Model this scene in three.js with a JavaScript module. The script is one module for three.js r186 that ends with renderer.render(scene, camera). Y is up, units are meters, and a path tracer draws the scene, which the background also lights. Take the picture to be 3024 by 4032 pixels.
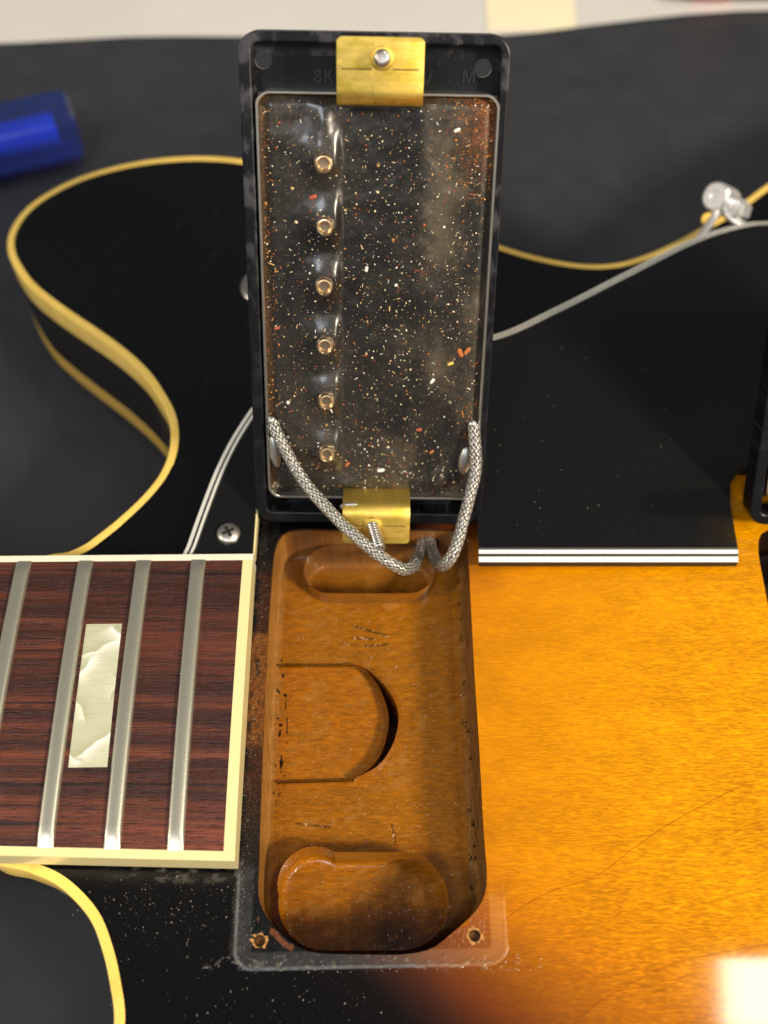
import * as THREE from 'three';
import { mergeGeometries, mergeVertices, toCreasedNormals } from 'three/addons/utils/BufferGeometryUtils.js';
import { RoundedBoxGeometry } from 'three/addons/geometries/RoundedBoxGeometry.js';
import { RectAreaLightUniformsLib } from 'three/addons/lights/RectAreaLightUniformsLib.js';
import { FontLoader } from 'three/addons/loaders/FontLoader.js';
import { TextGeometry } from 'three/addons/geometries/TextGeometry.js';
import { Brush, Evaluator, SUBTRACTION } from 'three-bvh-csg';

// ---------------------------------------------------------------- camera, light, exposure
// everything is laid out in millimetres and scaled to metres when a mesh is made; x along the neck, y up, z towards the viewer
const MM = 0.001, scene = new THREE.Scene();
const camera = new THREE.PerspectiveCamera(50.407, 0.75, 0.01, 30);
camera.position.set(0, 0.18973, 0.11718);
camera.lookAt(0, 0, 0);
camera.focus = 0.196;
camera.userData.fStop = 11.5;
const renderer = new THREE.WebGLRenderer({ antialias: true });
renderer.toneMapping = THREE.LinearToneMapping;
renderer.toneMappingExposure = 1.18;
renderer.shadowMap.enabled = true;
RectAreaLightUniformsLib.init();
scene.background = new THREE.Color(0.10, 0.10, 0.105);   // dim light of the room all round
function panel(name, color, radiance, w, h, from, to = [0, 0, 30]) {
  const l = new THREE.RectAreaLight(color, radiance, w, h);
  l.name = name; l.position.set(...from).multiplyScalar(MM); l.lookAt(new THREE.Vector3(...to).multiplyScalar(MM)); scene.add(l);
  return l;
}
panel('bench_lamp', 0xfff0d8, 118, 0.2, 0.2, [770, 690, 560]);            // the lamp that throws the shadows
panel('ceiling_lamp', 0xfff4e2, 25, 0.2, 0.26, [588, 1400, 55]);         // seen as the glare on the lacquer
panel('ceiling_panel', 0xeaf1ff, 13, 0.55, 0.42, [-600, 1560, 1100]);   // cool ceiling light
panel('added_near_panel', 0xfff6e6, 0.85, 1.5, 0.9, [-250, 1480, 1480]);          // unseen panel added on the near side to brighten brass and plies

panel('side_lamp', 0xfff2df, 34, 0.2, 0.2, [-1000, 640, 220]);            // a weaker lamp at the left

// ---------------------------------------------------------------- helpers
let seed = 7;
const rnd = () => { seed = (seed + 0x6d2b79f5) | 0; let t = Math.imul(seed ^ (seed >>> 15), 1 | seed); t = (t + Math.imul(t ^ (t >>> 7), 61 | t)) ^ t; return ((t ^ (t >>> 14)) >>> 0) / 4294967296; };
const rr = (a, b) => a + (b - a) * rnd();
const clamp = (x, a = 0, b = 1) => Math.min(b, Math.max(a, x)), mix = (a, b, t) => a + (b - a) * t;
const sst = (a, b, x) => { const t = clamp((x - a) / (b - a)); return t * t * (3 - 2 * t); };
const hash = (x, y) => { let h = Math.imul(x, 374761393) + Math.imul(y, 668265263) | 0; h = Math.imul(h ^ (h >>> 13), 1274126177); return ((h ^ (h >>> 16)) >>> 0) / 4294967296; };
function noise(x, y) {
  const xi = Math.floor(x), yi = Math.floor(y), fx = x - xi, fy = y - yi, u = fx * fx * (3 - 2 * fx), v = fy * fy * (3 - 2 * fy);
  return mix(mix(hash(xi, yi), hash(xi + 1, yi), u), mix(hash(xi, yi + 1), hash(xi + 1, yi + 1), u), v);
}
const fbm = (x, y, n = 3) => { let s = 0, a = 0.5, t = 0; for (let i = 0; i < n; i++, a *= 0.5, x = x * 2.03 + 17, y = y * 2.03 + 5) { s += a * noise(x, y); t += a; } return s / t; };
const V2 = (a) => a.map(([x, y]) => new THREE.Vector2(x, y)), V3 = (a) => a.map((p) => new THREE.Vector3(...p));
const bases = new Map(), taken = new Map();
function numbered(name, parent) {
  const key = parent === scene ? name : null;
  if (!key) return name;
  const n = taken.get(name) ?? 0; taken.set(name, n + 1);
  return n ? `${name}_${String(n).padStart(3, '0')}` : name;
}
function tag(o, label, category, group) { o.userData.label = label; o.userData.category = category; if (group) o.userData.group = group; return o; }
function thing(name, label, category, base = [0, 0, 0], group) {
  const g = new THREE.Group(); g.name = numbered(name, scene); g.position.set(...base).multiplyScalar(MM); scene.add(g);
  bases.set(g, new THREE.Vector3(...base)); tag(g, label, category, group);
  return g;
}
// one named mesh; the geometry is given in mm, in the axes of the top-level thing's world (or local axes where the thing has local = true)
function part(name, geo, mat, parent = scene) {
  const list = Array.isArray(geo) ? geo : [geo];
  let g = list.length > 1 ? mergeGeometries(list.map((q) => { const c = q.index ? q.toNonIndexed() : q; for (const k of Object.keys(c.attributes)) if (!['position', 'normal', 'uv'].includes(k)) c.deleteAttribute(k); return c; })) : list[0];
  const b = bases.get(parent);
  if (b) g.translate(-b.x, -b.y, -b.z);
  g.scale(MM, MM, MM);
  const m = new THREE.Mesh(g, mat); m.name = numbered(name, parent); m.castShadow = m.receiveShadow = true;
  parent.add(m); bases.set(m, b ?? new THREE.Vector3());
  return m;
}
function tex(w, h, fn, srgb = true) {
  const d = new Uint8Array(w * h * 4);
  for (let y = 0, i = 0; y < h; y++) for (let x = 0; x < w; x++, i += 4) { const c = fn(x, y); d[i] = clamp(c[0], 0, 255); d[i + 1] = clamp(c[1], 0, 255); d[i + 2] = clamp(c[2], 0, 255); d[i + 3] = 255; }
  return wrapTex(d, w, h, srgb);
}
function wrapTex(d, w, h, srgb) {
  const t = new THREE.DataTexture(d, w, h); t.magFilter = t.minFilter = THREE.LinearFilter; t.wrapS = t.wrapT = THREE.ClampToEdgeWrapping;
  if (srgb) t.colorSpace = THREE.SRGBColorSpace;
  t.needsUpdate = true; return t;
}
function planarUV(g, x0, z0, w, h, ax = 0, ay = 2) {
  const p = g.attributes.position, uv = new Float32Array(p.count * 2);
  for (let i = 0; i < p.count; i++) { uv[2 * i] = (p.getComponent(i, ax) - x0) / w; uv[2 * i + 1] = (p.getComponent(i, ay) - z0) / h; }
  g.setAttribute('uv', new THREE.BufferAttribute(uv, 2)); return g;
}
const std = (o) => new THREE.MeshStandardMaterial(o), phys = (o) => new THREE.MeshPhysicalMaterial(o);
const smooth2 = (pts, n, closed = false) => { const c = new THREE.CatmullRomCurve3(pts.map(([x, y]) => new THREE.Vector3(x, y, 0)), closed, 'centripetal'); const a = c.getSpacedPoints(n).map((p) => [p.x, p.y]); if (closed) a.pop(); return a; };
function offset2(pts, d) {   // closed polygon, moved outwards by d
  const n = pts.length; let area = 0;
  for (let i = 0; i < n; i++) { const [x, y] = pts[i], [X, Y] = pts[(i + 1) % n]; area += x * Y - X * y; }
  const s = area > 0 ? 1 : -1;
  return pts.map((p, i) => { const a = pts[(i + n - 1) % n], b = pts[(i + 1) % n], tx = b[0] - a[0], ty = b[1] - a[1], l = Math.hypot(tx, ty) || 1, dd = typeof d === 'function' ? d(s * ty / l, -s * tx / l, p) : d; return [p[0] + s * ty / l * dd, p[1] - s * tx / l * dd]; });
}
// a band swept round a closed (x, z) outline; profile: [outward offset, height above top(x, z) or absolute]
function sweep(outline, profile, top) {
  const rows = profile.map(([o, y, abs]) => offset2(outline, o).map(([x, z], i) => [x, abs ? y : top(outline[i][0], outline[i][1]) + y, z]));
  const n = outline.length, pos = [], idx = [];
  rows.forEach((r) => r.forEach((p) => pos.push(...p)));
  for (let k = 0; k + 1 < rows.length; k++) for (let i = 0; i < n; i++) { const j = (i + 1) % n, a = k * n + i, b = k * n + j, c = (k + 1) * n + j, e = (k + 1) * n + i; idx.push(a, b, c, a, c, e); }
  const g = new THREE.BufferGeometry(); g.setAttribute('position', new THREE.Float32BufferAttribute(pos, 3)); g.setIndex(idx);
  return planarUV(toCreasedNormals(g, 0.7), 0, 0, 10, 10);
}
// a flat shape cut in small triangles and laid on the arch
function sheet(outline, holes, y, step) {
  const tri = THREE.ShapeUtils.triangulateShape(V2(outline), holes.map(V2)), pts = [...outline, ...holes.flat()].map((p) => [...p]);
  let faces = tri;
  for (let pass = 0; pass < 14; pass++) {
    const mids = new Map(), next = []; let split = false;
    const mid = (a, b) => { const A = pts[a], B = pts[b]; if (Math.hypot(A[0] - B[0], A[1] - B[1]) <= step(A, B)) return -1; const k = a < b ? a * 1e6 + b : b * 1e6 + a; if (!mids.has(k)) { mids.set(k, pts.length); pts.push([(A[0] + B[0]) / 2, (A[1] + B[1]) / 2]); } split = true; return mids.get(k); };
    for (const [a, b, c] of faces) {
      const ab = mid(a, b), bc = mid(b, c), ca = mid(c, a), n = (ab >= 0) + (bc >= 0) + (ca >= 0);
      if (!n) next.push([a, b, c]);
      else if (n === 3) next.push([a, ab, ca], [ab, b, bc], [ca, bc, c], [ab, bc, ca]);
      else { let P = [a, b, c], M = [ab, bc, ca]; while (n === 1 ? M[0] < 0 : M[2] >= 0) { P = [P[1], P[2], P[0]]; M = [M[1], M[2], M[0]]; } if (n === 1) next.push([P[0], M[0], P[2]], [M[0], P[1], P[2]]); else next.push([M[0], P[1], M[1]], [P[0], M[0], M[1]], [P[0], M[1], P[2]]); }
    }
    faces = next; if (!split) break;
  }
  const pos = [], nor = [];
  for (const [x, z] of pts) { pos.push(x, y(x, z), z); const e = 0.5, nx = (y(x - e, z) - y(x + e, z)) / (2 * e), nz = (y(x, z - e) - y(x, z + e)) / (2 * e), l = Math.hypot(nx, 1, nz); nor.push(nx / l, 1 / l, nz / l); }
  const idx = []; for (const [a, b, c] of faces) { const A = pts[a], B = pts[b], C = pts[c], up = (B[1] - A[1]) * (C[0] - A[0]) - (B[0] - A[0]) * (C[1] - A[1]); idx.push(...(up > 0 ? [a, b, c] : [a, c, b])); }
  const g = new THREE.BufferGeometry(); g.setAttribute('position', new THREE.Float32BufferAttribute(pos, 3)); g.setAttribute('normal', new THREE.Float32BufferAttribute(nor, 3)); g.setIndex(idx);
  return g;
}
function prism(outline, y0, y1, bevel = 0, holes = [], seg = 2) {   // (x, z) outline between heights y0 and y1
  const s = new THREE.Shape(V2(outline.map(([x, z]) => [x, -z]))); for (const h of holes) s.holes.push(new THREE.Path(V2(h.map(([x, z]) => [x, -z]))));
  const g = new THREE.ExtrudeGeometry(s, { depth: y1 - y0 - 2 * bevel, bevelEnabled: bevel > 0, bevelSize: bevel, bevelThickness: bevel, bevelOffset: -bevel, bevelSegments: seg, curveSegments: 12 });
  g.rotateX(-Math.PI / 2).translate(0, y0 + bevel, 0); return g;
}
const extr = (shape, depth, bevel = 0, z = 0, seg = 2) => new THREE.ExtrudeGeometry(shape, { depth: depth - 2 * bevel, bevelEnabled: bevel > 0, bevelSize: bevel, bevelThickness: bevel, bevelOffset: -bevel, bevelSegments: seg, curveSegments: 10 }).translate(0, 0, z + bevel);
function rrect(x0, y0, x1, y1, r, P = THREE.Shape) {
  const s = new P(); s.moveTo(x0 + r, y0); s.lineTo(x1 - r, y0); s.absarc(x1 - r, y0 + r, r, -Math.PI / 2, 0); s.lineTo(x1, y1 - r); s.absarc(x1 - r, y1 - r, r, 0, Math.PI / 2); s.lineTo(x0 + r, y1); s.absarc(x0 + r, y1 - r, r, Math.PI / 2, Math.PI); s.lineTo(x0, y0 + r); s.absarc(x0 + r, y0 + r, r, Math.PI, 1.5 * Math.PI); return s;
}
const circle = (x, z, r, n = 20) => Array.from({ length: n }, (_, i) => [x + r * Math.cos(i / n * 2 * Math.PI), z + r * Math.sin(i / n * 2 * Math.PI)]);
const cyl = (r0, r1, h, n = 24, open = false) => new THREE.CylinderGeometry(r0, r1, h, n, 1, open);
const lathe = (pts, n = 28) => toCreasedNormals(new THREE.LatheGeometry(V2(pts), n), 0.6);

// ---------------------------------------------------------------- outlines in plan
const topH = (x, z) => { const t = clamp((Math.abs(z - 43) - 35) / 105); return -9 * t * t * (3 - 2 * t); };
const farSide = [[-68, 12.5], [-63, 11], [-59.2, 8.9], [-57.4, 7.2], [-53, 2.5], [-48.6, -3.4], [-45.8, -8.7], [-44.5, -13.7], [-44.3, -18.8], [-45, -23.6], [-46.4, -27.9], [-49.4, -33.6], [-52.9, -39.2], [-57.4, -44.6], [-63.1, -50.2], [-68.7, -55.1], [-74.5, -60], [-79.7, -64.6], [-85.4, -70.3], [-89.7, -76.3], [-92.7, -82], [-93.9, -87.2], [-93.4, -92.4], [-91.2, -97.9], [-87, -103], [-79.7, -108.7], [-69.4, -113.3], [-58.6, -115.8], [-47.6, -116.4], [-37.2, -115], [-20, -109], [0, -99.5], [15, -91], [30, -82.4], [40, -78.2], [50.1, -75.9], [57.8, -76.3], [63.5, -78.2], [72.2, -82.8], [82.8, -90.2], [93.7, -98.6], [101, -105], [130, -128], [170, -150], [215, -160], [260, -150], [300, -118], [325, -70], [333, 0]];
const nearSide = [[334, 43], [333, 86], [300, 204], [215, 246], [130, 214], [82.8, 175.6], [50, 162], [15, 177], [-20, 196], [-47.6, 202.6], [-69.4, 199.3], [-87, 189], [-93.2, 178.4], [-92.7, 168.4], [-85.4, 156.3], [-74.5, 146.2], [-63.1, 136.2], [-54, 125.5], [-47, 115], [-43, 105], [-41.4, 95.5], [-43, 88.6], [-44.9, 83.6], [-47.5, 78.9], [-51.6, 74.8], [-55.5, 72.2], [-60.7, 70.2], [-68, 67.5]];
const inner = smooth2([...farSide, ...nearSide], 1150, true), outline = offset2(inner, 1.75);
const outlineLow = offset2(outline, (nx, nz, [x, z]) => -7 * sst(-40, -48, x) * sst(60, 66, z) * sst(104, 92, z));      // the side of the near cutaway slopes inwards
const rimPts = [[-20.6, 5.2], [-21.8, 8.3], [-22.2, 18.2], [-22.2, 33.2], [-21.9, 50.4], [-21.4, 70.1], [-21.1, 76.2], [-19.6, 79.2], [-17.2, 81.7], [-14.7, 83.7], [-12, 84.8], [-3.5, 85.2], [4.1, 85.1], [8, 84.2], [11.1, 82], [14.2, 79.5], [16.2, 77.3], [17.2, 75], [17.5, 72.3], [17.3, 65.5], [17.2, 48.8], [17, 36.8], [16.9, 20.2], [16.8, 10.3], [16.2, 5.4], [14.2, 4.3], [10, 4.1], [-8, 4.1], [-18.6, 4.2]];
const rim = smooth2(rimPts, 150, true), SHIFT = 97, rim2 = rim.map(([x, z]) => [x + SHIFT, z]);
const HOLES = [[-20.5, 83.1, 0.95], [15, 82.3, 0.95]];

// ---------------------------------------------------------------- textures
const segs = (list) => (x, z) => { let d = 1e9; for (let i = 0; i + 1 < list.length; i++) { const [ax, az] = list[i], [bx, bz] = list[i + 1], ex = bx - ax, ez = bz - az, t = clamp(((x - ax) * ex + (z - az) * ez) / (ex * ex + ez * ez)); d = Math.min(d, Math.hypot(x - ax - t * ex, z - az - t * ez)); } return d; };
const crack1 = segs(smooth2([[19.5, 80.5], [20.6, 79.4], [24, 77.2], [28.1, 75.2], [36.2, 72.6], [43.1, 67.9], [51, 63.1], [64.3, 56.6]], 40)), crack2 = segs(smooth2([[28.1, 97.6], [30.1, 95.6], [34.2, 92.6], [42.1, 88.6], [48.1, 86.3], [57.9, 84.5], [63.2, 83.6]], 40));
const chipEdge = segs([[-20.6, 79.6], [-18.8, 81.5], [-16.2, 83.6], [-14, 85]]);
const RAMP = [[-6, 8, 7, 7], [2, 15, 10, 9], [8, 56, 27, 17], [14, 102, 50, 18], [22, 142, 80, 16], [32, 180, 106, 13], [44, 200, 125, 6], [70, 213, 140, 5], [400, 219, 148, 8]];
const ramp = (t) => { for (let i = 0; i + 1 < RAMP.length; i++) if (t < RAMP[i + 1][0]) { const a = RAMP[i], b = RAMP[i + 1], k = clamp((t - a[0]) / (b[0] - a[0])); return [mix(a[1], b[1], k), mix(a[2], b[2], k), mix(a[3], b[3], k)]; } return RAMP.at(-1).slice(1); };
const TX = -112, TZ = -108, TS = 224, TN = 2048;
const topColor = new Uint8Array(TN * TN * 4), topRelief = new Uint8Array(TN * TN * 4);
const markBox = (x, z) => { const cx = -2.7, cz = 43.4, hx = 22.4, hz = 43.7, r = 3.2, qx = Math.abs(x - cx - (z - 43) * 0.012) - hx + r, qz = Math.abs(z - cz + (x - cx) * 0.02) - hz + r; return Math.hypot(Math.max(qx, 0), Math.max(qz, 0)) + Math.min(Math.max(qx, qz), 0) - r; };
for (let j = 0, i = 0; j < TN; j++) for (let k = 0; k < TN; k++, i += 4) {
  const x = TX + (k + 0.5) / TN * TS, z = TZ + (j + 0.5) / TN * TS;
  const t = (x + 30 - (z > 43 ? 23 : 40) * ((z - 43) / 45) ** 2 + (fbm(x * 0.08, z * 0.08) - 0.5) * 3) * (1 - 0.26 * sst(66, 95, z));
  let c = ramp(t), rough = 0.07, bump = 128;
  if (t > -4) {     // figured wood under the lacquer: short flecks along the grain
    const warp = fbm(x * 0.15 + 3, z * 0.15, 2) * 3, fleck = noise(x * 1.0 + 9 * noise(z * 2.3, x * 0.04), z * 6.2 + warp * 0.4), fine = noise(x * 1.5 + 40 + 5 * noise(z * 4, 3), z * 11 + warp * 0.5), blotch = fbm(x * 0.11 + 9, z * 0.2 + 4, 3);
    const str = mix(0.35, 0.9, sst(16, 66, x + (z - 50) * 0.5)), s = 1 + ((Math.pow(fleck, 1.6) - 0.4) * 0.34 * str + (fine - 0.5) * 0.2 * str + (blotch - 0.5) * 0.14) * clamp((t + 4) / 40, 0.1, 1);
    c = [c[0] * s, c[1] * (s * 1.12 - 0.12), c[2] * s];
    const d1 = crack1(x, z), d2 = crack2(x, z);
    const cr = Math.max(sst(0.14, 0.02, d1 + fbm(x * 2, z * 2) * 0.06), 0.7 * sst(0.13, 0.02, d2)); c = c.map((v, q) => mix(v, [110, 48, 6][q], cr * 0.6));
  }
  // the strip between fingerboard and cavity: bare, stained and dirty wood
  const stripK = sst(-25.9, -25.2, x) * sst(-20.5, -21.2, x) * sst(88, 84, z);
  if (stripK > 0 && z > 0) {
    const c0 = c, b0 = bump, r0 = rough;
    const bare = sst(27.2, 28.6, z + fbm(x, z) * 1.2) * sst(51.4, 49.6, z + fbm(x + 4, z) * 1.6) * sst(-25.9, -25.2, x + (fbm(x * 1.5, z * 1.5) - 0.5) * 1.4), red = sst(10, 16, z) * sst(74, 54, z) * 0.75 * sst(-25.6, -24, x + (fbm(x * 0.8, z * 0.8) - 0.5) * 3), grit = fbm(x * 3, z * 3, 3);
    c = c.map((v, q) => mix(mix(v * 0.6, [70, 33, 14][q] * (0.4 + grit * 1.1), red), [124, 72, 24][q] * (0.55 + 0.7 * grit), bare));
    const specks = noise(x * 9, z * 9) > 0.86 && x < -23.5 ? 1 : 0; c = c.map((v, q) => mix(v, [170, 150, 128][q], specks * 0.55));
    const dark = sst(0.55, 0.8, fbm(x * 1.3 + 9, z * 0.7, 3)) * bare; c = c.map((v) => v * (1 - 0.5 * dark));
    rough = mix(0.28, 0.5, grit); bump += (grit - 0.5) * 60;
    c = c.map((v, q) => mix(c0[q], v, stripK)); bump = mix(b0, bump, stripK); rough = mix(r0, rough, stripK);
  }
  // print of the mounting ring: a dull grey lip of old lacquer round the near end
  const mb = markBox(x, z);
  if (z > 58 && Math.abs(mb) < 6) {
    const on = sst(69, 73, z + (x > 0 ? -4.5 : 0) + (fbm(x * 0.7, z * 0.7) - 0.5) * 3), band = sst(-3.0, -2.4, mb + (fbm(x * 1.2, z * 1.2) - 0.5) * 0.5) * sst(0.45, 0, mb), lip = sst(0.42, 0.1, Math.abs(mb + 0.1)), patch = 0.55 + 0.6 * fbm(x * 0.9 + 30, z * 0.9, 3), dark = c[0] < 80;
    const dk = sst(150, 60, c[0]), grey = [mix(206, 100, dk), mix(152, 103, dk), mix(108, 104, dk)], k = on * (band * mix(0.12, 0.38, dk) + lip * mix(0.2, 0.55, dk)) * patch;
    c = c.map((v, q) => mix(v, grey[q], clamp(k))); rough = mix(rough, 0.42, on * band); bump += on * (band * 26 + lip * 34 + (fbm(x * 2, z * 2) - 0.5) * 20 * band);
    const crust = sst(0.62, 0.74, fbm(x * 1.1, z * 1.6, 3)) * on * sst(84.8, 85.8, z) * sst(88, 87, z); c = c.map((v, q) => mix(v, [150, 140, 112][q], crust * 0.35)); bump += crust * 60;
    { const g = fbm(x * 4, z * 4, 2), k2 = sst(-2.2, -2.9, mb) * sst(72, 78, z); bump += (g - 0.5) * 55 * k2; rough = mix(rough, 0.3, k2); c = c.map((v, q) => v * mix(1, [0.9, 0.84, 0.84][q], k2 * (1 - dk))); }
  }
  // chipped lacquer at the screw holes and along the rim of the cavity
  for (const [hx, hz, r] of HOLES) { const d = Math.hypot(x - hx, z - hz); if (d < 4) { const e = r + 0.1 + 1.2 * (fbm(x * 2.3 + hx, z * 2.3 + 7, 2) - 0.2), k = sst(e, e - 0.3, d); c = c.map((v, q) => mix(v, [196, 138, 70][q] * (0.6 + 0.6 * fbm(x * 3, z * 3)), k)); bump = mix(bump, 70 + 60 * noise(x * 5, z * 5), k); rough = mix(rough, 0.6, k); } }
  { const d = chipEdge(x, z) - 0.55 * fbm(x * 1.2, z * 1.2, 2), chip = sst(0.25, 0.1, d) * sst(0.4, 0.5, fbm(x * 0.5 + 3, z * 0.5, 2)); c = c.map((v, q) => mix(v, [104, 58, 34][q] * (0.7 + 0.5 * fbm(x * 2, z * 3)), chip)); }
  // dust on the black lacquer by the neck
  if (z > 66 && x < 12) { const dz = fbm(x * 0.2, z * 0.2), near = sst(30, 0, Math.abs(z - 72)) * sst(-75, -45, x), sp = noise(x * 4.6 + 11, z * 4.6) * noise(x * 7 + 2, z * 7.3); const k = sst(0.66, 0.8, sp + near * 0.14 + (dz - 0.5) * 0.12) * 0.2; c = c.map((v, q) => mix(v, [150, 146, 136][q], k)); bump += k * 30; rough = Math.max(rough, 0.13 + 0.12 * near); }
  if (z > 70 && z < 76 && x < -24) { const k = sst(0.45, 0.75, fbm(x * 0.8, z * 1.6, 3)) * sst(74.6, 73, z) * 0.5 * sst(-52, -36, x); c = c.map((v, q) => mix(v, [120, 112, 100][q], k)); rough = mix(rough, 0.5, k); }
  
  for (let q = 0; q < 3; q++) topColor[i + q] = clamp(c[q], 0, 255);
  topRelief[i] = clamp(bump, 0, 255); topRelief[i + 1] = clamp(rough, 0, 1) * 255; topColor[i + 3] = topRelief[i + 3] = 255;
}
const topMap = wrapTex(topColor, TN, TN, true), topRel = wrapTex(topRelief, TN, TN, false);

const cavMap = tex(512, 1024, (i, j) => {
  const x = -24 + (i + 0.5) / 512 * 44, z = 2 + (j + 0.5) / 1024 * 86;
  const ten = (x < -8.5 ? Math.abs(z - 41.8) < 11.7 : Math.hypot(x + 8.5, z - 41.8) < 11.5) ? 1 : 0;
  const grain = noise(x * 0.9 + ten * 31, z * (ten ? 4 : 5)) * 0.5 + fbm(x * 0.5, z * 2.2, 3) * 0.5, ring = Math.sin(Math.hypot(x + 26, z - 44) * 5.5 + noise(x, z) * 2) * sst(8, 3, Math.abs(x + 12)) * sst(12, 6, Math.abs(z - 46));
  let c = (ten ? [162, 99, 13] : [154, 96, 12]).map((v, q) => v * (0.74 + 0.4 * grain + 0.015 * ring) * (q === 1 ? 0.98 : 1));
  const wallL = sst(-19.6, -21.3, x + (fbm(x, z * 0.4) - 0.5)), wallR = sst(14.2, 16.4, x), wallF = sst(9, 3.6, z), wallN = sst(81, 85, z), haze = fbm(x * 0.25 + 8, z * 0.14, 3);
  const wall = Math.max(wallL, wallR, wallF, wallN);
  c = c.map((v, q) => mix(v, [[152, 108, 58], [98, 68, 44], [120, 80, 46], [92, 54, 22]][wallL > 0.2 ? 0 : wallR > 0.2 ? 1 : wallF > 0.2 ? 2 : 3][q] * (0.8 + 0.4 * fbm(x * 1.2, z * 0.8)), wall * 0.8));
  const dusty = sst(0.5, 0.8, haze) * 0.18 + sst(20, 6, z) * 0.22; c = c.map((v, q) => mix(v, [130, 88, 44][q], dusty));
  const recessShade = 0.62 * sst(70, 82, z - (x < -6 ? 2.5 : 0) + (fbm(x * 0.2, z * 0.2) - 0.5) * 6) + 0.3 * sst(-2.5, 0.5, x) * sst(64, 70, z) * sst(8, 3, x); c = c.map((v, q) => mix(v, [50, 27, 11][q], recessShade));  // shade of the near recess, painted into the wood colour
  for (const [ax, az, bx, bz] of [[-6.2, 21, 0.8, 23.2], [-6.4, 23.6, -2, 23.9], [1.5, 61.3, 2, 64.3], [-16, 61, -10, 61.6], [-4, 25.5, 1, 25.1]]) { const ex = bx - ax, ez = bz - az, tt = clamp(((x - ax) * ex + (z - az) * ez) / (ex * ex + ez * ez)), d = Math.hypot(x - ax - tt * ex, z - az - tt * ez); c = c.map((v, q) => mix(v, d < 0.5 && noise(x * 3, z * 3) > 0.72 ? [214, 176, 160][q] : v * 0.5, sst(0.4, 0.1, d) * 0.7)); }
  const scuff = sst(0.62, 0.8, noise(x * 0.5 + z * 0.9, z * 0.25 - x * 0.2) * 0.5 + fbm(x * 0.9, z * 0.5, 3) * 0.6) * 0.4; c = c.map((v, q) => mix(v, [158, 112, 62][q], scuff));
  const spk = noise(x * 5.2, z * 4.1) * noise(x * 3.3 + 9, z * 2.7); if (spk > 0.74) c = c.map((v, q) => mix(v, [206, 160, 140][q], sst(0.74, 0.84, spk) * 0.8));
  const blk = noise(x * 2.2 + 5, z * 1.5) * fbm(x * 1.5, z, 2); const kb = sst(0.42, 0.52, blk) * sst(-17.6, -19.5, x) * sst(26, 30, z) * sst(58, 54, z) * 0.85; c = c.map((v) => v * (1 - kb));
  const pit = sst(0.66, 0.74, noise(x * 1.1, z * 0.8) * (0.6 + 0.4 * noise(x * 4, z * 4))) * wallR; c = c.map((v) => v * (1 - 0.8 * pit));
  return c;
});
const cavBump = tex(512, 1024, (i, j) => { const x = i / 512 * 44, z = j / 1024 * 86, s = noise(x * 5.2 - 24 * 5.2, z * 4.1); const v = 110 + 30 * fbm(x * 0.5, z * 1.6, 3) + 14 * fbm(x * 2.6, z * 2.6, 2) + 50 * sst(0.86, 0.97, noise(x * 2.4, z * 2.4)); return [v + s * 6, 26 + 52 * fbm(x, z), 0]; }, false);

const roseMap = tex(1024, 1024, (i, j) => {       // rosewood: long streaks along x
  const x = i / 1024 * 100, z = j / 1024 * 62, w = fbm(x * 0.03, z * 0.12, 2) * 6;
  const band = fbm(x * 0.012 + 2, z * 0.42 + w * 0.25, 3), streak = fbm(x * 0.05, z * 3.2 + w, 3), pore = noise(x * 0.42 + noise(z * 3, 1) * 20, z * 9.5 + w), pore2 = noise(x * 0.8 + 30, z * 16);
  let t = clamp(band * 1.9 - 0.58 + (streak - 0.5) * 0.75);
  let c = [mix(56, 122, t), mix(29, 62, t), mix(22, 41, t)];
  const dk = sst(0.62, 0.8, fbm(x * 0.02 + 7, z * 1.1, 3)); c = c.map((v) => v * (1 - 0.42 * dk));
  if (pore > 0.74) c = c.map((v) => v * (1 - 0.55 * sst(0.74, 0.9, pore)));
  if (pore2 > 0.8) c = c.map((v, q) => mix(v, [150, 92, 74][q], sst(0.8, 0.95, pore2) * 0.4));
  return c;
});
const roseBump = tex(1024, 1024, (i, j) => { const x = i / 1024 * 100, z = j / 1024 * 62, p = noise(x * 0.42 + noise(z * 3, 1) * 20, z * 9.5 + fbm(x * 0.03, z * 0.12, 2) * 6); return [150 - 110 * sst(0.7, 0.9, p) + 30 * noise(x * 2, z * 12), 95 + 60 * fbm(x * 0.4, z * 2), 0]; }, false);
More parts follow.
